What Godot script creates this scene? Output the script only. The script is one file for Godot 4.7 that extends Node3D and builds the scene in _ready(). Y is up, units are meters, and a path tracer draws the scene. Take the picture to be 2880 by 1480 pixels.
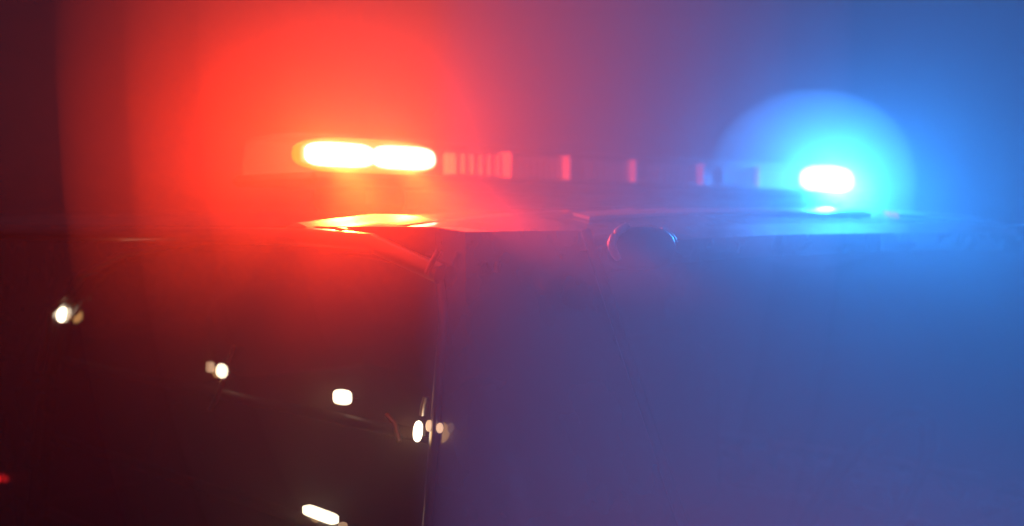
extends Node3D

var M := {}
var car: Node3D
var banks := 0
var rng := RandomNumberGenerator.new()

# ---------------------------------------------------------------- materials
func lin(r: float, g: float, b: float) -> Color:
	return Color(r, g, b).linear_to_srgb()

func mat(called: String, c: Color, rough: float, metal := 0.0) -> StandardMaterial3D:
	var m := StandardMaterial3D.new()
	m.resource_name = called
	m.albedo_color = c
	m.roughness = rough
	m.metallic = metal
	M[called] = m
	return m

func glow(called: String, c: Color, energy: float) -> StandardMaterial3D:
	var m := mat(called, lin(0.6, 0.6, 0.6), 0.3)
	m.emission_enabled = true
	m.emission = c
	m.emission_energy_multiplier = energy
	return m

func noise_tex(freq: float, seed_n: int, lo: Color, hi: Color, size := 512) -> NoiseTexture2D:
	var n := FastNoiseLite.new()
	n.seed = seed_n
	n.frequency = freq
	n.fractal_octaves = 4
	var g := Gradient.new()
	g.set_color(0, lo)
	g.set_color(1, hi)
	var t := NoiseTexture2D.new()
	t.width = size
	t.height = size
	t.seamless = true
	t.noise = n
	t.color_ramp = g
	return t

func make_materials() -> void:
	var p := mat("paint", lin(0.022, 0.024, 0.03), 0.32)
	p.clearcoat_enabled = true
	p.clearcoat = 1.0
	p.clearcoat_roughness = 0.06
	p.roughness_texture = noise_tex(0.02, 5, Color(0.75, 0.75, 0.75), Color(1, 1, 1))
	p.uv1_triplanar = true
	p.uv1_scale = Vector3(1.3, 1.3, 1.3)
	mat("black_plastic", lin(0.015, 0.015, 0.016), 0.55)
	mat("rubber", lin(0.018, 0.018, 0.018), 0.85)
	mat("chrome", lin(0.75, 0.75, 0.76), 0.14, 1.0)
	mat("satin_trim", lin(0.32, 0.32, 0.33), 0.3, 1.0)
	mat("steel", lin(0.42, 0.42, 0.43), 0.38, 1.0)
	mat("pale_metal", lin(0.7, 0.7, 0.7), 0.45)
	mat("cabin", lin(0.012, 0.012, 0.014), 0.8)
	mat("seat_cloth", lin(0.016, 0.016, 0.02), 0.9)
	var g := mat("window_glass", lin(0.004, 0.004, 0.005), 0.03)
	g.transparency = BaseMaterial3D.TRANSPARENCY_ALPHA
	g.albedo_color.a = 0.55
	var w := mat("windscreen_glass", lin(0.01, 0.012, 0.014), 0.03)
	w.transparency = BaseMaterial3D.TRANSPARENCY_ALPHA
	w.albedo_color.a = 0.2
	var c := mat("clear_lens", lin(0.8, 0.8, 0.8), 0.05)
	c.transparency = BaseMaterial3D.TRANSPARENCY_ALPHA
	c.albedo_color.a = 0.04
	mat("lamp_lens", lin(0.5, 0.5, 0.5), 0.1)
	mat("tail_lens", lin(0.2, 0.008, 0.008), 0.15)
	glow("red_lamp_glow", Color(1.0, 0.74, 0.62), 14.0)
	glow("red_halo_glow", Color(1.0, 0.62, 0.12), 1.6)  # amber emission painted as the halo of the red lamp
	glow("blue_lamp_glow", Color(0.8, 0.87, 1.0), 9.0)
	glow("warm_glint_glow", Color(1.0, 0.92, 0.78), 6.0)  # this and the next two: emission for the made-up window glints
	glow("dim_glint_glow", Color(1.0, 0.8, 0.62), 1.1)
	glow("red_glint_glow", Color(1.0, 0.12, 0.12), 0.9)
	var a := mat("asphalt", Color.WHITE, 0.9)
	a.albedo_texture = noise_tex(0.06, 9, lin(0.03, 0.03, 0.032), lin(0.075, 0.073, 0.07), 1024)
	a.uv1_triplanar = true
	a.uv1_world_triplanar = true
	a.uv1_scale = Vector3(0.6, 0.6, 0.6)

# ---------------------------------------------------------------- mesh helpers
func begin() -> SurfaceTool:
	var st := SurfaceTool.new()
	st.begin(Mesh.PRIMITIVE_TRIANGLES)
	return st

func quad(st: SurfaceTool, a: Vector3, b: Vector3, c: Vector3, d: Vector3) -> void:
	for v in [a, b, c, a, c, d]:
		st.add_vertex(v)

func put(st: SurfaceTool, called: String, material: String, parent: Node3D) -> MeshInstance3D:
	st.index()
	st.generate_normals()
	return inst(st.commit(), called, material, parent)

func inst(mesh: Mesh, called: String, material: String, parent: Node3D) -> MeshInstance3D:
	var o := MeshInstance3D.new()
	o.name = called
	o.mesh = mesh
	o.material_override = M[material]
	o.set_surface_override_material(0, M[material])
	parent.add_child(o, true)
	return o

# chamfered box added to st
func cbox(st: SurfaceTool, c: Vector3, s: Vector3, b := 0.006, basis := Basis()) -> void:
	st.set_smooth_group(-1)
	var h := s / 2.0
	var k := minf(b, minf(h.x, minf(h.y, h.z)) * 0.9)
	var P := func(x: float, y: float, z: float) -> Vector3: return c + basis * Vector3(x, y, z)
	var ax := [Vector3.RIGHT, Vector3.UP, Vector3.BACK]
	for i in 3:
		var j := (i + 1) % 3
		var l := (i + 2) % 3
		for sg in [-1.0, 1.0]:
			var o: Vector3 = ax[i] * h[i] * sg
			var u: Vector3 = ax[j] * (h[j] - k)
			var v: Vector3 = ax[l] * (h[l] - k)
			var q := [o - u - v, o + u - v, o + u + v, o - u + v]
			if sg > 0:
				q.reverse()
			quad(st, c + basis * q[0], c + basis * q[1], c + basis * q[2], c + basis * q[3])
		# edges between faces i and j, along l
		for si in [-1.0, 1.0]:
			for sj in [-1.0, 1.0]:
				var e1: Vector3 = ax[i] * h[i] * si + ax[j] * (h[j] - k) * sj
				var e2: Vector3 = ax[i] * (h[i] - k) * si + ax[j] * h[j] * sj
				var w: Vector3 = ax[l] * (h[l] - k)
				if si * sj > 0:
					quad(st, c + basis * (e1 - w), c + basis * (e1 + w), c + basis * (e2 + w), c + basis * (e2 - w))
				else:
					quad(st, c + basis * (e1 - w), c + basis * (e2 - w), c + basis * (e2 + w), c + basis * (e1 + w))
	for sx in [-1.0, 1.0]:
		for sy in [-1.0, 1.0]:
			for sz in [-1.0, 1.0]:
				var a: Vector3 = P.call(h.x * sx, (h.y - k) * sy, (h.z - k) * sz)
				var d: Vector3 = P.call((h.x - k) * sx, h.y * sy, (h.z - k) * sz)
				var e: Vector3 = P.call((h.x - k) * sx, (h.y - k) * sy, h.z * sz)
				for v in ([a, e, d] if sx * sy * sz > 0 else [a, d, e]):
					st.add_vertex(v)

func box_part(called: String, material: String, parent: Node3D, c: Vector3, s: Vector3, b := 0.006, basis := Basis()) -> MeshInstance3D:
	var st := begin()
	cbox(st, c, s, b, basis)
	return put(st, called, material, parent)

# smooth sheet f(u, v), u and v from 0 to 1
func sheet(st: SurfaceTool, f: Callable, nu: int, nv: int, flip := false) -> void:
	st.set_smooth_group(0)
	for i in nu:
		for j in nv:
			var a: Vector3 = f.call(float(i) / nu, float(j) / nv)
			var b: Vector3 = f.call(float(i + 1) / nu, float(j) / nv)
			var c: Vector3 = f.call(float(i + 1) / nu, float(j + 1) / nv)
			var d: Vector3 = f.call(float(i) / nu, float(j + 1) / nv)
			if flip:
				quad(st, a, d, c, b)
			else:
				quad(st, a, b, c, d)

# a plate: the sheet, the same sheet moved by off, and the rims that close it
func plate(st: SurfaceTool, f: Callable, off: Vector3, nu: int, nv: int) -> void:
	sheet(st, f, nu, nv)
	sheet(st, func(u, v): return f.call(u, v) + off, nu, nv, true)
	st.set_smooth_group(-1)
	for i in nu:
		for v in [0.0, 1.0]:
			var a: Vector3 = f.call(float(i) / nu, v)
			var b: Vector3 = f.call(float(i + 1) / nu, v)
			quad(st, a, b, b + off, a + off)
	for j in nv:
		for u in [0.0, 1.0]:
			var a: Vector3 = f.call(u, float(j) / nv)
			var b: Vector3 = f.call(u, float(j + 1) / nv)
			quad(st, a, b, b + off, a + off)

func tube(st: SurfaceTool, pts: Array, r: float, seg := 10, closed := false) -> void:
	st.set_smooth_group(0)
	var n := pts.size()
	var rings := []
	for i in n:
		var a: Vector3 = pts[(i - 1 + n) % n] if closed else pts[maxi(i - 1, 0)]
		var b: Vector3 = pts[(i + 1) % n] if closed else pts[mini(i + 1, n - 1)]
		var t := (b - a).normalized()
		var s := t.cross(Vector3.RIGHT if absf(t.x) < 0.8 else Vector3.UP).normalized()
		var q := s.cross(t)
		var ring := []
		for k in seg:
			var an := TAU * k / seg
			ring.append(pts[i] + (s * cos(an) + q * sin(an)) * r)
		rings.append(ring)
	for i in (n if closed else n - 1):
		for k in seg:
			var A: Array = rings[i]
			var B: Array = rings[(i + 1) % n]
			quad(st, A[k], A[(k + 1) % seg], B[(k + 1) % seg], B[k])
	if not closed:
		st.set_smooth_group(-1)
		for k in range(1, seg - 1):
			for v in [rings[0][0], rings[0][k + 1], rings[0][k], rings[n - 1][0], rings[n - 1][k], rings[n - 1][k + 1]]:
				st.add_vertex(v)

func tube_part(called: String, material: String, parent: Node3D, pts: Array, r: float, seg := 10, closed := false) -> MeshInstance3D:
	var st := begin()
	tube(st, pts, r, seg, closed)
	return put(st, called, material, parent)

# superellipsoid: pill-like and cushion-like solids
func pill(st: SurfaceTool, c: Vector3, h: Vector3, e1 := 0.6, e2 := 0.6, basis := Basis()) -> void:
	var pw := func(x: float, e: float) -> float: return signf(x) * pow(absf(x), e)
	sheet(st, func(u, v):
		var th: float = -PI + TAU * u
		var ph: float = -PI / 2 + PI * v
		return c + basis * Vector3(h.x * pw.call(cos(ph), e1) * pw.call(cos(th), e2), h.y * pw.call(sin(ph), e1), h.z * pw.call(cos(ph), e1) * pw.call(sin(th), e2))
	, 24, 14)

func pill_part(called: String, material: String, parent: Node3D, c: Vector3, h: Vector3, e1 := 0.6, e2 := 0.6, basis := Basis()) -> MeshInstance3D:
	var st := begin()
	pill(st, c, h, e1, e2, basis)
	return put(st, called, material, parent)

# turned solid round an axis along x; profile of (x, radius)
func lathe(st: SurfaceTool, c: Vector3, prof: Array, seg := 32) -> void:
	st.set_smooth_group(0)
	for i in prof.size() - 1:
		for k in seg:
			var a := TAU * k / seg
			var b := TAU * (k + 1) / seg
			var p: Vector2 = prof[i]
			var q: Vector2 = prof[i + 1]
			quad(st, c + Vector3(p.x, p.y * cos(a), p.y * sin(a)), c + Vector3(p.x, p.y * cos(b), p.y * sin(b)), c + Vector3(q.x, q.y * cos(b), q.y * sin(b)), c + Vector3(q.x, q.y * cos(a), q.y * sin(a)))

# outline (z, y) pushed through the car from x0 to x1, its edges broken by bev
func extrude(st: SurfaceTool, poly: PackedVector2Array, x0: float, x1: float, bev := 0.0) -> void:
	st.set_smooth_group(-1)
	var n := poly.size()
	var inner := PackedVector2Array()
	var wind := -1.0 if Geometry2D.is_polygon_clockwise(poly) else 1.0
	for i in n:
		var d := ((poly[i] - poly[(i - 1 + n) % n]).normalized() + (poly[(i + 1) % n] - poly[i]).normalized()).normalized()
		inner.append(poly[i] + Vector2(-d.y, d.x) * wind * bev)
	var at := func(p: Vector2, x: float) -> Vector3: return Vector3(x, p.y, p.x)
	var rings := [[inner, x0], [poly, x0 + bev], [poly, x1 - bev], [inner, x1]]
	for k in 3:
		for i in n:
			var j := (i + 1) % n
			quad(st, at.call(rings[k][0][i], rings[k][1]), at.call(rings[k + 1][0][i], rings[k + 1][1]), at.call(rings[k + 1][0][j], rings[k + 1][1]), at.call(rings[k][0][j], rings[k][1]))
	var tri := Geometry2D.triangulate_polygon(inner)
	for i in range(0, tri.size(), 3):
		for x in [x0, x1]:
			for k in 3:
				st.add_vertex(at.call(inner[tri[i + k]], x))

func tag(o: Node3D, label: String, category: String, kind := "", group := "") -> void:
	if label:
		o.set_meta("label", label)
	if category:
		o.set_meta("category", category)
	if kind:
		o.set_meta("kind", kind)
	if group:
		o.set_meta("group", group)

func omni(parent: Node3D, called: String, at: Vector3, c: Color, energy: float, size := 0.015) -> void:
	var l := OmniLight3D.new()
	l.name = called
	l.position = at
	l.light_color = c
	l.light_energy = energy
	l.light_size = size
	l.omni_range = 30.0
	l.omni_attenuation = 2.0
	l.shadow_enabled = true
	parent.add_child(l, true)

func spot(parent: Node3D, called: String, at: Vector3, towards: Vector3, angle: float, c: Color, energy: float, size := 0.015) -> void:
	var l := SpotLight3D.new()
	l.name = called
	parent.add_child(l, true)
	l.position = at
	l.basis = Basis.looking_at(towards.normalized(), Vector3.UP if absf(towards.normalized().y) < 0.95 else Vector3.RIGHT)
	l.light_color = c
	l.light_energy = energy
	l.light_size = size
	l.spot_angle = angle
	l.spot_angle_attenuation = 1.0
	l.spot_range = 30.0
	l.spot_attenuation = 2.0
	l.shadow_enabled = true

func mist(label: String, c: Vector3, size: Vector3, density: float, shells: Array) -> void:  # fog ellipsoids added in place of lens glare
	var bank := Node3D.new()
	bank.name = "glare_bank" if not has_node("glare_bank") else "glare_bank_%03d" % banks
	banks += 1
	tag(bank, label, "mist", "stuff")
	add_child(bank, true)
	bank.position = c
	var f := FogMaterial.new()
	f.density = density / shells.size()
	f.albedo = Color(0.98, 0.98, 0.98)
	for k in shells:
		var v := FogVolume.new()
		v.name = "glare_layer"
		v.shape = RenderingServer.FOG_VOLUME_SHAPE_ELLIPSOID
		v.size = size * k
		v.material = f
		bank.add_child(v, true)

# ---------------------------------------------------------------- the car
# half width of the cabin side at a height
func xs(y: float) -> float:
	return 0.70 + (1.70 - y) * 0.107

# roof height over (x, z)
func roof_y(x: float, z: float) -> float:
	var y := 1.740 - 0.030 * pow(absf(x) / 0.70, 3.4)
	if z > 0.16:
		y -= 0.034 * pow((z - 0.16) / 0.19, 2.6)
	if z < -2.2:
		y -= 0.05 * pow((-2.2 - z) / 0.25, 2.2)
	return y

func pane(st: SurfaceTool, poly: PackedVector2Array, s: float, inset: float) -> void:
	st.set_smooth_group(-1)
	var tri := Geometry2D.triangulate_polygon(poly)
	for i in range(0, tri.size(), 3):
		for k in 3:
			var p := poly[tri[i + k]]
			st.add_vertex(Vector3(s * (xs(p.y) - inset), p.y, p.x))

# painted frame between two outlines of equal count, with depth
func frame(st: SurfaceTool, outer: PackedVector2Array, inner: PackedVector2Array, s: float, thick: float) -> void:
	st.set_smooth_group(-1)
	var at := func(p: Vector2, off: float) -> Vector3: return Vector3(s * (xs(p.y) - off), p.y, p.x)
	var n := outer.size()
	for i in n:
		var j := (i + 1) % n
		quad(st, at.call(outer[i], 0.0), at.call(outer[j], 0.0), at.call(inner[j], 0.0), at.call(inner[i], 0.0))
		quad(st, at.call(outer[i], thick), at.call(inner[i], thick), at.call(inner[j], thick), at.call(outer[j], thick))
		quad(st, at.call(inner[i], 0.0), at.call(inner[j], 0.0), at.call(inner[j], thick), at.call(inner[i], thick))
		quad(st, at.call(outer[j], 0.0), at.call(outer[i], 0.0), at.call(outer[i], thick), at.call(outer[j], thick))

func rounded(z0: float, z1: float, y0: float, y1: float, r: float) -> PackedVector2Array:
	var p := PackedVector2Array()
	for c in [[z0 + r, y1 - r, PI], [z1 - r, y1 - r, PI / 2], [z1 - r, y0 + r, 0.0], [z0 + r, y0 + r, -PI / 2]]:
		for k in 5:
			var a: float = c[2] - k * PI / 8
			p.append(Vector2(c[0] + cos(a) * r, c[1] + sin(a) * r))
	return p

# a rectangle with as many points as rounded() gives, in the same order
func squared(z0: float, z1: float, y0: float, y1: float) -> PackedVector2Array:
	var p := PackedVector2Array()
	for c in [[z0, y1], [z1, y1], [z1, y0], [z0, y0]]:
		for k in 5:
			p.append(Vector2(c[0] + (k - 2) * 0.012 * (1.0 if c[1] == y1 else -1.0) * (1.0 if (k - 2) * (1.0 if c[1] == y1 else -1.0) * (0.5 * (z0 + z1) - c[0]) > 0 else 0.0), c[1] + absf(k - 2) * 0.012 * (-1.0 if c[1] == y1 else 1.0) * (1.0 if (k - 2) * (1.0 if c[1] == y1 else -1.0) * (0.5 * (z0 + z1) - c[0]) < 0 else 0.0)))
	return p

func build_body() -> void:
	# lower body with wheel arches
	var prof := PackedVector2Array([Vector2(1.96, 0.42), Vector2(2.0, 0.62), Vector2(1.985, 0.94), Vector2(1.93, 1.03), Vector2(1.3, 1.09), Vector2(0.66, 1.12), Vector2(-2.6, 1.12), Vector2(-2.66, 0.9), Vector2(-2.66, 0.55), Vector2(-2.58, 0.42)])
	for c in [-1.78, 1.22]:
		for k in 11:
			var a := PI - PI * k / 10.0
			prof.append(Vector2(c + cos(a) * 0.45, 0.40 + sin(a) * 0.43))
	var st := begin()
	extrude(st, prof, -0.88, 0.88, 0.02)
	put(st, "body", "paint", car)
	# shoulder between body side and windows
	st = begin()
	for s in [-1.0, 1.0]:
		plate(st, func(u, v): return Vector3(s * lerpf(0.875, xs(1.25) + 0.004, v), lerpf(1.122, 1.252, pow(v, 0.7)), lerpf(0.66, -2.6, u)), Vector3(-s * 0.03, 0.0, 0.0), 12, 6)
	put(st, "shoulder", "paint", car)
	st = begin()
	plate(st, func(u, v): return Vector3(lerpf(-0.80, 0.80, u), 1.128 + 0.03 * (1.0 - pow(2.0 * u - 1.0, 4.0)) + 0.04 * (1.0 - v) * (1.0 - pow(2.0 * u - 1.0, 4.0)), lerpf(0.64, 1.90, v) - 0.0) + Vector3(0, -0.07 * v, 0), Vector3(0, -0.02, 0), 14, 12)
	put(st, "hood", "paint", car)
	box_part("cowl", "black_plastic", car, Vector3(0, 1.175, 0.60), Vector3(1.42, 0.07, 0.12), 0.02)
	box_part("cabin_floor", "cabin", car, Vector3(0, 1.14, -1.0), Vector3(1.44, 0.03, 3.1), 0.01)
	# roof with headliner
	st = begin()
	sheet(st, func(u, v):
		var x: float = lerpf(-0.702, 0.702, u)
		var z: float = lerpf(0.35, -2.45, v)
		return Vector3(x, roof_y(x, z), z), 44, 80)
	sheet(st, func(u, v):
		var x: float = lerpf(-0.69, 0.69, u)
		var z: float = lerpf(0.335, -2.44, v)
		return Vector3(x, roof_y(x, z) - 0.022, z), 20, 40, true)
	for v in [0.0, 1.0]:
		for i in 44:
			var x0 := lerpf(-0.702, 0.702, i / 44.0)
			var x1 := lerpf(-0.702, 0.702, (i + 1) / 44.0)
			var z := lerpf(0.35, -2.45, v)
			quad(st, Vector3(x0, roof_y(x0, z), z), Vector3(x1, roof_y(x1, z), z), Vector3(x1 * 0.985, roof_y(x1, z) - 0.024, z * 0.985), Vector3(x0 * 0.985, roof_y(x0, z) - 0.024, z * 0.985))
	put(st, "roof", "paint", car)
	# added pale strip that stands in for the highlight along the roof front edge
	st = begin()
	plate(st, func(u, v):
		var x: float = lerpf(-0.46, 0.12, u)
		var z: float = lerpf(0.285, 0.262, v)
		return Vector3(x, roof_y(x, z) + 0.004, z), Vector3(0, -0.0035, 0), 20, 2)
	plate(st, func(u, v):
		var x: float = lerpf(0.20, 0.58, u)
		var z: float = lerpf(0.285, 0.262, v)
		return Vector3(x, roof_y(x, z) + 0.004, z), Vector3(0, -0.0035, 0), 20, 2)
	put(st, "roof_highlight_strip", "pale_metal", car)
	for s in [-1.0, 1.0]:
		# gutter along the roof side
		var pts := []
		for k in 30:
			var z := lerpf(0.34, -2.42, k / 29.0)
			pts.append(Vector3(s * 0.706, roof_y(0.702, z) - 0.004, z))
		tube_part("roof_gutter", "satin_trim", car, pts, 0.009, 8)
		# front pillar, rounded from the side to the windscreen
		var st2 := begin()
		plate(st2, func(u, v):
			var y: float = lerpf(1.712, 1.20, v)
			var d: float = 1.70 - y
			var a := Vector3(xs(y), y, 0.362 + d * 0.14)
			var c := Vector3(0.535 + d * 0.14, y, 0.345 + d * 0.58)
			var b := Vector3(xs(y), y, 0.355 + d * 0.54)
			var q: Vector3 = a * (1 - u) * (1 - u) + b * 2 * u * (1 - u) + c * u * u
			return Vector3(s * q.x, q.y, q.z), Vector3(-s * 0.01, 0, -0.018), 10, 14)
		put(st2, "front_pillar", "paint", car)
		tube_part("windscreen_seal", "rubber", car, [Vector3(s * 0.533, 1.712, 0.346), Vector3(s * 0.563, 1.50, 0.468), Vector3(s * 0.604, 1.21, 0.636)], 0.0045, 8)
		# front door frame and pane
		var w := PackedVector2Array([Vector2(-0.47, 1.26), Vector2(-0.47, 1.42), Vector2(-0.468, 1.52), Vector2(-0.443, 1.60), Vector2(-0.36, 1.652), Vector2(-0.26, 1.680), Vector2(-0.172, 1.690), Vector2(-0.073, 1.700), Vector2(0.03, 1.703), Vector2(0.138, 1.702), Vector2(0.254, 1.696), Vector2(0.305, 1.688), Vector2(0.335, 1.672), Vector2(0.344, 1.645), Vector2(0.344, 1.45), Vector2(0.344, 1.26)])
		var o := PackedVector2Array([Vector2(-0.60, 1.24), Vector2(-0.60, 1.42), Vector2(-0.60, 1.55), Vector2(-0.60, 1.65), Vector2(-0.60, 1.716), Vector2(-0.36, 1.716), Vector2(-0.2, 1.716), Vector2(-0.073, 1.716), Vector2(0.03, 1.716), Vector2(0.138, 1.716), Vector2(0.254, 1.716), Vector2(0.32, 1.716), Vector2(0.361, 1.712), Vector2(0.372, 1.63), Vector2(0.397, 1.45), Vector2(0.424, 1.24)])
		st2 = begin()
		frame(st2, o, w, s, 0.03)
		put(st2, "window_frame", "paint", car)
		var wp := PackedVector2Array(w)
		st2 = begin()
		pane(st2, wp, s, 0.014)
		put(st2, "door_window", "window_glass", car)
		var trim := []
		for p in w:
			trim.append(Vector3(s * (xs(p.y) + 0.001), p.y, p.x))
		tube_part("window_trim", "satin_trim", car, trim.slice(2, 15), 0.0045, 8)
		for r in [[-1.44, -0.66, -1.52, -0.602], [-2.28, -1.58, -2.44, -1.522]]:
			st2 = begin()
			frame(st2, squared(r[2], r[3], 1.24, 1.716), rounded(r[0], r[1], 1.27, 1.69, 0.06), s, 0.03)
			put(st2, "window_frame", "paint", car)
			st2 = begin()
			pane(st2, rounded(r[0], r[1], 1.27, 1.69, 0.06), s, 0.014)
			put(st2, "door_window" if r[0] > -1.5 else "cargo_window", "window_glass", car)
		# door skins with handles
		for dz in [[0.52, -0.56], [-0.60, -1.30]]:
			st2 = begin()
			plate(st2, func(u, v): return Vector3(s * (0.884 + 0.008 * sin(PI * v)), lerpf(0.46, 1.10, v), lerpf(dz[0], dz[1], u)), Vector3(-s * 0.012, 0, 0), 6, 8)
			var door := put(st2, "door", "paint", car)
			pill_part("handle", "black_plastic", door, Vector3(s * 0.905, 1.0, dz[1] + 0.14), Vector3(0.014, 0.014, 0.085), 0.6, 0.5)
		# door mirror
		var mh := pill_part("door_mirror", "black_plastic", car, Vector3(s * 0.98, 1.28, 0.47), Vector3(0.10, 0.075, 0.045), 0.5, 0.5)
		box_part("mirror_glass", "chrome", mh, Vector3(s * 0.98, 1.28, 0.424), Vector3(0.15, 0.10, 0.004), 0.002)
		tube_part("mirror_arm", "black_plastic", mh, [Vector3(s * 0.76, 1.25, 0.47), Vector3(s * 0.92, 1.27, 0.47)], 0.018)
	# windscreen and rear glass
	var st3 := begin()
	sheet(st3, func(u, v):
		var y: float = lerpf(1.712, 1.20, v)
		var d: float = 1.70 - y
		var x: float = (0.53 + d * 0.14) * (2.0 * u - 1.0)
		return Vector3(x, y, 0.340 + d * 0.58 + 0.03 * (1.0 - pow(2.0 * u - 1.0, 2.0)) * clampf(d * 4.0, 0.0, 1.0)), 16, 10)
	put(st3, "windscreen", "windscreen_glass", car)
	st3 = begin()
	frame(st3, PackedVector2Array(), PackedVector2Array(), 1.0, 0.01)
	plate(st3, func(u, v): return Vector3(lerpf(-0.70, 0.70, u), lerpf(1.70, 0.50, v), -2.44 - 0.22 * smoothstep(0.0, 0.45, v)), Vector3(0, 0, 0.03), 10, 16)
	var gate := put(st3, "tailgate", "paint", car)
	st3 = begin()
	plate(st3, func(u, v): return Vector3(lerpf(-0.56, 0.56, u), lerpf(1.64, 1.30, v), -2.452 - 0.22 * smoothstep(0.0, 0.45, lerpf(0.05, 0.3333, v))), Vector3(0, 0, 0.004), 8, 8)
	put(st3, "rear_window", "window_glass", gate)

func build_front_and_wheels() -> void:
	var g := box_part("grille", "black_plastic", car, Vector3(0, 0.86, 1.985), Vector3(0.94, 0.22, 0.05), 0.02)
	for k in 5:
		box_part("grille_slat", "satin_trim", g, Vector3(0, 0.785 + k * 0.037, 2.014), Vector3(0.88, 0.012, 0.016), 0.004)
	for s in [-1.0, 1.0]:
		var hl := pill_part("headlight", "lamp_lens", car, Vector3(s * 0.66, 0.87, 1.985), Vector3(0.16, 0.09, 0.035), 0.4, 0.4)
		pill_part("bezel", "chrome", hl, Vector3(s * 0.62, 0.87, 2.012), Vector3(0.06, 0.06, 0.018), 0.9, 0.9)
		var tl := pill_part("tail_lamp", "tail_lens", car, Vector3(s * 0.80, 0.98, -2.66), Vector3(0.05, 0.16, 0.025), 0.4, 0.4)
		pill_part("reflector", "tail_lens", tl, Vector3(s * 0.80, 0.76, -2.665), Vector3(0.045, 0.02, 0.012), 0.4, 0.4)
	box_part("front_bumper", "black_plastic", car, Vector3(0, 0.56, 2.02), Vector3(1.74, 0.22, 0.14), 0.05)
	box_part("rear_bumper", "black_plastic", car, Vector3(0, 0.52, -2.70), Vector3(1.70, 0.20, 0.12), 0.05)
	var st := begin()
	for s in [-1.0, 1.0]:
		tube(st, [Vector3(s * 0.30, 0.44, 2.10), Vector3(s * 0.30, 0.80, 2.13), Vector3(s * 0.30, 1.02, 2.10)], 0.03)
	for y in [0.62, 0.86]:
		tube(st, [Vector3(-0.30, y, 2.125), Vector3(0.30, y, 2.125)], 0.022)
	put(st, "push_bumper", "black_plastic", car)
	for s in [-1.0, 1.0]:
		for z in [1.22, -1.78]:
			var w := Node3D.new()
			w.name = "wheel"
			car.add_child(w, true)
			w.position = Vector3(s * 0.765, 0.385, z)
			st = begin()
			lathe(st, Vector3.ZERO, [Vector2(-0.1, 0.23), Vector2(-0.12, 0.27), Vector2(-0.125, 0.34), Vector2(-0.105, 0.375), Vector2(-0.06, 0.385), Vector2(0.06, 0.385), Vector2(0.105, 0.375), Vector2(0.125, 0.34), Vector2(0.12, 0.27), Vector2(0.1, 0.23)], 40)
			put(st, "tyre", "rubber", w)
			st = begin()
			lathe(st, Vector3.ZERO, [Vector2(-s * 0.1, 0.232), Vector2(s * 0.06, 0.21), Vector2(s * 0.11, 0.232), Vector2(s * 0.11, 0.218), Vector2(s * 0.05, 0.19)], 40)
			lathe(st, Vector3.ZERO, [Vector2(s * 0.03, 0.07), Vector2(s * 0.1, 0.06), Vector2(s * 0.11, 0.001)], 24)
			for k in 6:
				var b := Basis(Vector3.RIGHT, TAU * k / 6.0)
				cbox(st, b * Vector3(0, 0.13, 0) + Vector3(s * 0.07, 0, 0), Vector3(0.03, 0.17, 0.05), 0.008, b)
			put(st, "rim", "steel", w)

func build_cabin() -> void:
	box_part("dashboard", "cabin", car, Vector3(0, 1.19, 0.42), Vector3(1.36, 0.10, 0.34), 0.04)
	for x in [-0.37, 0.37]:
		var seat := pill_part("front_seat", "seat_cloth", car, Vector3(x, 1.28, -0.36), Vector3(0.24, 0.22, 0.09), 0.5, 0.5)
		pill_part("headrest", "seat_cloth", seat, Vector3(x, 1.56, -0.39), Vector3(0.13, 0.075, 0.05), 0.6, 0.6)
		tube_part("headrest_post", "steel", seat, [Vector3(x - 0.05, 1.46, -0.38), Vector3(x - 0.05, 1.52, -0.39)], 0.006)
		tube_part("headrest_post", "steel", seat, [Vector3(x + 0.05, 1.46, -0.38), Vector3(x + 0.05, 1.52, -0.39)], 0.006)
	pill_part("rear_seat", "seat_cloth", car, Vector3(0, 1.27, -1.35), Vector3(0.64, 0.22, 0.10), 0.4, 0.4)
	var pts := []
	for k in 25:
		var a := TAU * k / 24.0
		pts.append(Vector3(0.37 + cos(a) * 0.18, 1.25 + sin(a) * 0.165, 0.14 + sin(a) * 0.075))
	tube_part("steering_wheel", "cabin", car, pts.slice(0, 24), 0.014, 10, true)
	# small dark pod under the roof edge; pale arcs imitate its crescent highlights
	var pod := pill_part("camera_pod", "black_plastic", car, Vector3(-0.515, 1.696, 0.398), Vector3(0.042, 0.020, 0.018), 0.8, 0.8)
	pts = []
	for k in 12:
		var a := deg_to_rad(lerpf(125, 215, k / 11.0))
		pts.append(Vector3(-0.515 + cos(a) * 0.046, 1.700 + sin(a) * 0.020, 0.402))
	tube_part("rim", "pale_metal", pod, pts, 0.0038, 8)  # pale arc shaped as the left crescent highlight
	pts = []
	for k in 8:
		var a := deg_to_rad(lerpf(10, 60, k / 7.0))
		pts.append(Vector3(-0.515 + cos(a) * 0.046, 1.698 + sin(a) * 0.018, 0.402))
	tube_part("rim", "pale_metal", pod, pts, 0.0022, 8)  # thinner pale arc for the right crescent highlight
	tube_part("mount", "black_plastic", pod, [Vector3(-0.515, 1.706, 0.39), Vector3(-0.515, 1.702, 0.345)], 0.006)

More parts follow.
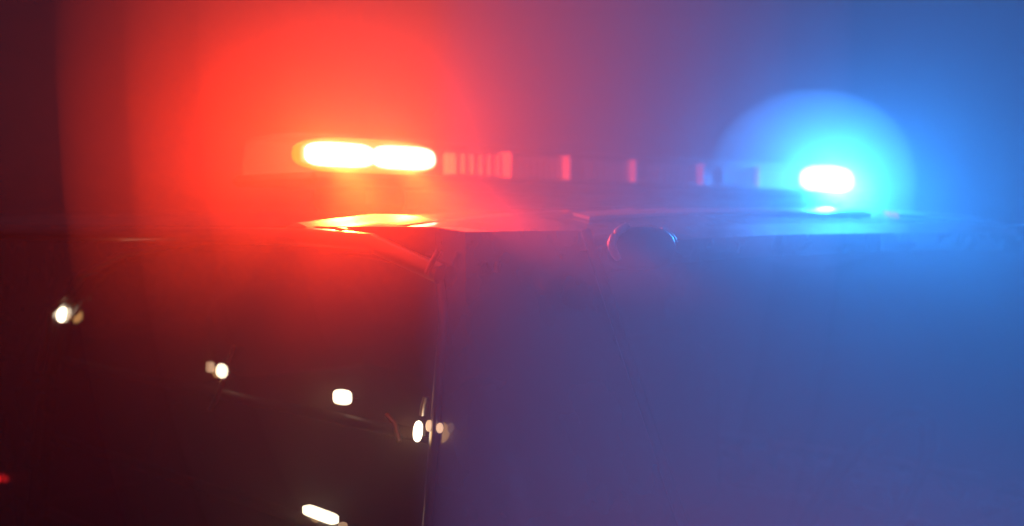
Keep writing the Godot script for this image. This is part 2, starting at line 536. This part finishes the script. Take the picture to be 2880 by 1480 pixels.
# added bars behind the near front window, carrying made-up glowing pills for glints
func build_window_guard() -> void:
	var guard := Node3D.new()
	guard.name = "window_guard"
	car.add_child(guard, true)
	for y in [1.532, 1.428, 1.33]:
		tube_part("guard_bar", "black_plastic", guard, [Vector3(-xs(y) + 0.030, y, -0.47), Vector3(-xs(y) + 0.030, y, 0.34)], 0.006, 10)
	var lamp := func(c: Vector3, h: Vector3, e: float, tilt: float, m := "warm_glint_glow", energy := 0.0004) -> void:  # glowing pill in place of a reflected glint, no known lamp
		var b := Basis(Vector3.RIGHT, deg_to_rad(tilt))
		var l := pill_part("glint_pill", m, car, c, h, e, e, b)
		box_part("glint_bracket", "black_plastic", l, c + Vector3(0.012, -0.002, 0), Vector3(0.012, h.y * 0.9, h.z * 0.9), 0.003, b)
		if energy > 0.0:
			omni(car, "glint_light", c + Vector3(-0.012, 0, 0), Color(1.0, 0.75, 0.45), energy, 0.01)  # faint added light around the made-up glint
	lamp.call(Vector3(-0.690, 1.558, -0.045), Vector3(0.005, 0.0075, 0.0075), 0.7, 18.0)
	lamp.call(Vector3(-0.690, 1.560, -0.070), Vector3(0.004, 0.006, 0.0042), 0.5, 4.0, "dim_glint_glow", 0.0)
	lamp.call(Vector3(-0.691, 1.554, 0.178), Vector3(0.006, 0.0072, 0.0112), 0.6, 0.0)
	lamp.call(Vector3(-0.722, 1.545, 0.3275), Vector3(0.004, 0.009, 0.0036), 0.9, 8.0)
	lamp.call(Vector3(-0.722, 1.5515, 0.342), Vector3(0.003, 0.0048, 0.0022), 0.9, 0.0, "dim_glint_glow", 0.0)
	lamp.call(Vector3(-0.722, 1.5515, 0.3555), Vector3(0.003, 0.0042, 0.0022), 0.9, 0.0, "dim_glint_glow", 0.0)
	lamp.call(Vector3(-0.703, 1.440, 0.158), Vector3(0.005, 0.0048, 0.026), 0.35, 2.0)
	lamp.call(Vector3(-0.703, 1.4355, 0.1945), Vector3(0.004, 0.004, 0.004), 0.7, 2.0, "dim_glint_glow", 0.0)
	lamp.call(Vector3(-0.700, 1.598, -0.440), Vector3(0.004, 0.0105, 0.0062), 0.6, 24.0, "warm_glint_glow", 0.0003)
	lamp.call(Vector3(-0.742, 1.362, -0.575), Vector3(0.004, 0.0045, 0.016), 0.6, 0.0, "red_glint_glow", 0.0)
	# made-up steel clips shaped as the light streaks beside the glints
	var clip := func(a: Vector3, b: Vector3, c: Vector3, r: float) -> void:
		tube_part("streak_clip", "steel", car, [a, b, c], r, 8)
	clip.call(Vector3(-0.703, 1.590, 0.004), Vector3(-0.703, 1.578, -0.006), Vector3(-0.703, 1.572, -0.010), 0.0022)
	clip.call(Vector3(-0.704, 1.552, -0.018), Vector3(-0.706, 1.535, -0.026), Vector3(-0.707, 1.518, -0.042), 0.0026)
	clip.call(Vector3(-0.704, 1.549, 0.262), Vector3(-0.705, 1.543, 0.275), Vector3(-0.707, 1.528, 0.284), 0.0024)
	clip.call(Vector3(-0.708, 1.572, 0.322), Vector3(-0.709, 1.564, 0.320), Vector3(-0.709, 1.556, 0.318), 0.0030)
	clip.call(Vector3(-0.712, 1.697, 0.343), Vector3(-0.714, 1.688, 0.338), Vector3(-0.715, 1.677, 0.331), 0.0024)
	clip.call(Vector3(-0.672, 1.687, 0.372), Vector3(-0.673, 1.683, 0.372), Vector3(-0.674, 1.678, 0.371), 0.0028)
	clip.call(Vector3(-0.71, 1.625, -0.395), Vector3(-0.712, 1.617, -0.415), Vector3(-0.713, 1.609, -0.432), 0.0024)

func build_light_bar() -> void:
	var bar := Node3D.new()
	bar.name = "light_bar"
	car.add_child(bar, true)
	bar.position.z = -0.05
	bar.set_meta("label", "slim roof light bar with a lit red end and a lit blue end")
	var st := begin()
	cbox(st, Vector3(0, 1.768, 0.0), Vector3(1.25, 0.014, 0.17), 0.006)
	put(st, "base", "black_plastic", bar)
	st = begin()
	sheet(st, func(u, v): return Vector3(lerpf(-0.61, 0.61, u), 1.8175 + 0.003 * sin(PI * v), lerpf(0.0695, -0.0695, v)), 20, 6)
	put(st, "top_cover", "clear_lens", bar)
	st = begin()
	sheet(st, func(u, v): return Vector3(lerpf(-0.61, 0.61, u), lerpf(1.776, 1.817, v), 0.082 - 0.012 * v * v), 20, 4)
	put(st, "front_lens", "clear_lens", bar)
	st = begin()
	sheet(st, func(u, v): return Vector3(lerpf(0.61, -0.61, u), lerpf(1.776, 1.817, v), -0.082 + 0.012 * v * v), 20, 4)
	put(st, "rear_lens", "clear_lens", bar)
	for s in [-1.0, 1.0]:
		st = begin()
		sheet(st, func(u, v): return Vector3(s * (0.6105 + 0.012 * sin(PI * u)), lerpf(1.776, 1.817, v), lerpf(0.082 - 0.012 * v * v, -0.082 + 0.012 * v * v, u)), 10, 4)
		put(st, "end_cap", "clear_lens", bar)
		box_part("mounting_foot", "black_plastic", bar, Vector3(s * 0.50, 1.748, 0.0), Vector3(0.06, 0.03, 0.12), 0.008)
	# hooked strap from the bar to the roof gutter
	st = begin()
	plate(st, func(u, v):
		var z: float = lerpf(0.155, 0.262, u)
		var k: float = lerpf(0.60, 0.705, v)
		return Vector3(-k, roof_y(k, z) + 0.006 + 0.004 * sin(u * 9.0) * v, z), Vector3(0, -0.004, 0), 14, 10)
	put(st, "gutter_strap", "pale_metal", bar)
	# unlit modules: a bright tray with upright ribs
	var n := 6
	for m in [[-0.354, -0.262], [-0.221, -0.146], [-0.084, 0.000], [0.070, 0.169], [0.24, 0.33]]:
		var c: float = (m[0] + m[1]) / 2.0
		var w: float = m[1] - m[0]
		box_part("unlit_module", "pale_metal", bar, Vector3(c, 1.796, -0.012), Vector3(w, 0.030, 0.012), 0.003)
		st = begin()
		for k in n:
			var x: float = m[0] + w * (k + 0.5) / n
			tube(st, [Vector3(x, 1.783, -0.002), Vector3(x, 1.809, -0.002)], w / n * 0.34, 8)
		put(st, "rib", "pale_metal", bar)
		box_part("divider", "pale_metal", bar, Vector3(m[1] + 0.003, 1.797, 0.004), Vector3(0.005, 0.034, 0.024), 0.001)
	# lit modules
	for x in [-0.5655, -0.4735]:
		st = begin()
		pill(st, Vector3(x, 1.796, 0.048), Vector3(0.0475, 0.0135, 0.010), 0.6, 0.35)
		put(st, "red_lamp", "red_lamp_glow", bar).set_meta("label", "glaring red lamp module burnt out to white")
	pill_part("red_lamp_halo", "red_halo_glow", bar, Vector3(-0.5195, 1.796, 0.044), Vector3(0.103, 0.0205, 0.009), 0.7, 0.4)  # glowing amber pill imitates the glare halo round the red lamp
	st = begin()
	pill(st, Vector3(0.497, 1.796, 0.048), Vector3(0.082, 0.0225, 0.012), 0.75, 0.6)
	put(st, "blue_lamp", "blue_lamp_glow", bar).set_meta("label", "glaring blue lamp module burnt out to white")

const RED := Vector3(1.0, 0.030, 0.004)
const BLUE := Vector3(0.02, 0.28, 1.0)

func lamp_lights() -> void:
	var red := lin(RED.x, RED.y, RED.z)
	var blue := lin(BLUE.x, BLUE.y, BLUE.z)
	for x in [-0.5655, -0.4735]:
		omni(car, "red_lamp_light", Vector3(x, 1.796, 0.0), red, 0.24, 0.012)
		spot(car, "red_lamp_beam", Vector3(x, 1.796, 0.0), Vector3(-0.388, -0.433, 0.814), 19.4, red, 6.0, 0.012)
		spot(car, "red_lamp_beam", Vector3(x, 1.796, 0.0), Vector3(-0.80, -0.08, 0.60), 28.0, red, 1.5, 0.012)
	omni(car, "blue_lamp_light", Vector3(0.497, 1.796, 0.002), blue, 0.6, 0.015)
	spot(car, "blue_lamp_beam", Vector3(0.497, 1.796, 0.002), Vector3(-0.800, -0.170, 0.575), 18.5, blue, 21.0, 0.015)
	spot(car, "blue_lamp_beam", Vector3(0.497, 1.796, 0.002), Vector3(-0.156, -0.908, 0.388), 28.0, blue, 0.138, 0.015)

func _ready() -> void:
	rng.seed = 7
	# camera
	var camera := Camera3D.new()
	camera.name = "camera"
	camera.near = 0.02
	camera.far = 400.0
	camera.position = Vector3(-1.327, 1.72, 1.059)
	camera.rotation = Vector3(-atan(115.0 / 3200.0), deg_to_rad(-44.35), 0)
	var lens := CameraAttributesPhysical.new()
	lens.frustum_focal_length = 51.892
	lens.frustum_focus_distance = 1.02
	lens.frustum_near = 0.02
	lens.frustum_far = 400.0
	lens.exposure_aperture = 4.0
	camera.attributes = lens
	add_child(camera)
	camera.current = true
	# night sky, with thin added fog to carry the lamp glare
	var env := Environment.new()
	env.background_mode = Environment.BG_SKY
	var sky := Sky.new()
	var sm := ProceduralSkyMaterial.new()
	sm.sky_top_color = lin(0.004, 0.005, 0.012)
	sm.sky_horizon_color = lin(0.008, 0.006, 0.010)
	sm.ground_bottom_color = lin(0.003, 0.003, 0.004)
	sm.ground_horizon_color = lin(0.006, 0.005, 0.008)
	sky.sky_material = sm
	env.sky = sky
	env.background_energy_multiplier = 1.0
	env.tonemap_mode = Environment.TONE_MAPPER_LINEAR
	env.tonemap_exposure = 1.0
	env.volumetric_fog_enabled = true
	env.volumetric_fog_density = 0.0298
	env.volumetric_fog_anisotropy = 0.750
	env.volumetric_fog_albedo = Color(0.97, 0.97, 0.97)
	env.sdfgi_enabled = true
	env.ssao_enabled = true
	env.ssil_enabled = true
	var we := WorldEnvironment.new()
	we.name = "world_environment"
	we.environment = env
	add_child(we)
	var moon := DirectionalLight3D.new()
	moon.name = "moon"
	moon.rotation_degrees = Vector3(-50, 160, 0)
	moon.light_energy = 0.004
	moon.light_color = Color(0.75, 0.82, 1.0)
	moon.light_angular_distance = 0.5
	moon.shadow_enabled = true
	add_child(moon)

	make_materials()
	car = Node3D.new()
	car.name = "patrol_car"
	add_child(car)
	tag(car, "dark patrol car with a red and blue light bar glaring on its roof", "car")
	lamp_lights()

	# setting
	var st := begin()
	sheet(st, func(u, v): return Vector3(lerpf(-150, 150, u), 0, lerpf(-150, 150, v)), 20, 20)
	var road := put(st, "road", "asphalt", self)
	road.set_meta("kind", "structure")

	build_body()
	build_front_and_wheels()
	build_cabin()
	build_window_guard()
	build_light_bar()

	# added mist, standing in for lens glare: each bank thins out from its heart to its edge
	mist("added mist for the red lens glare about the lit red lamp", Vector3(-0.605, 1.87, 0.255), Vector3(0.68, 1.50, 0.66), 1.8, [1.06, 0.9, 0.72, 0.52])
	mist("added mist for the deep blue lens glare beside the front wing", Vector3(-1.052, 1.60, 0.928), Vector3(0.27, 1.60, 0.30), 1.8, [0.9])
	mist("added mist for the cyan lens glare about the lit blue lamp", Vector3(0.411, 1.794, 0.013), Vector3(0.30, 0.31, 0.366), 1.9, [1.0])
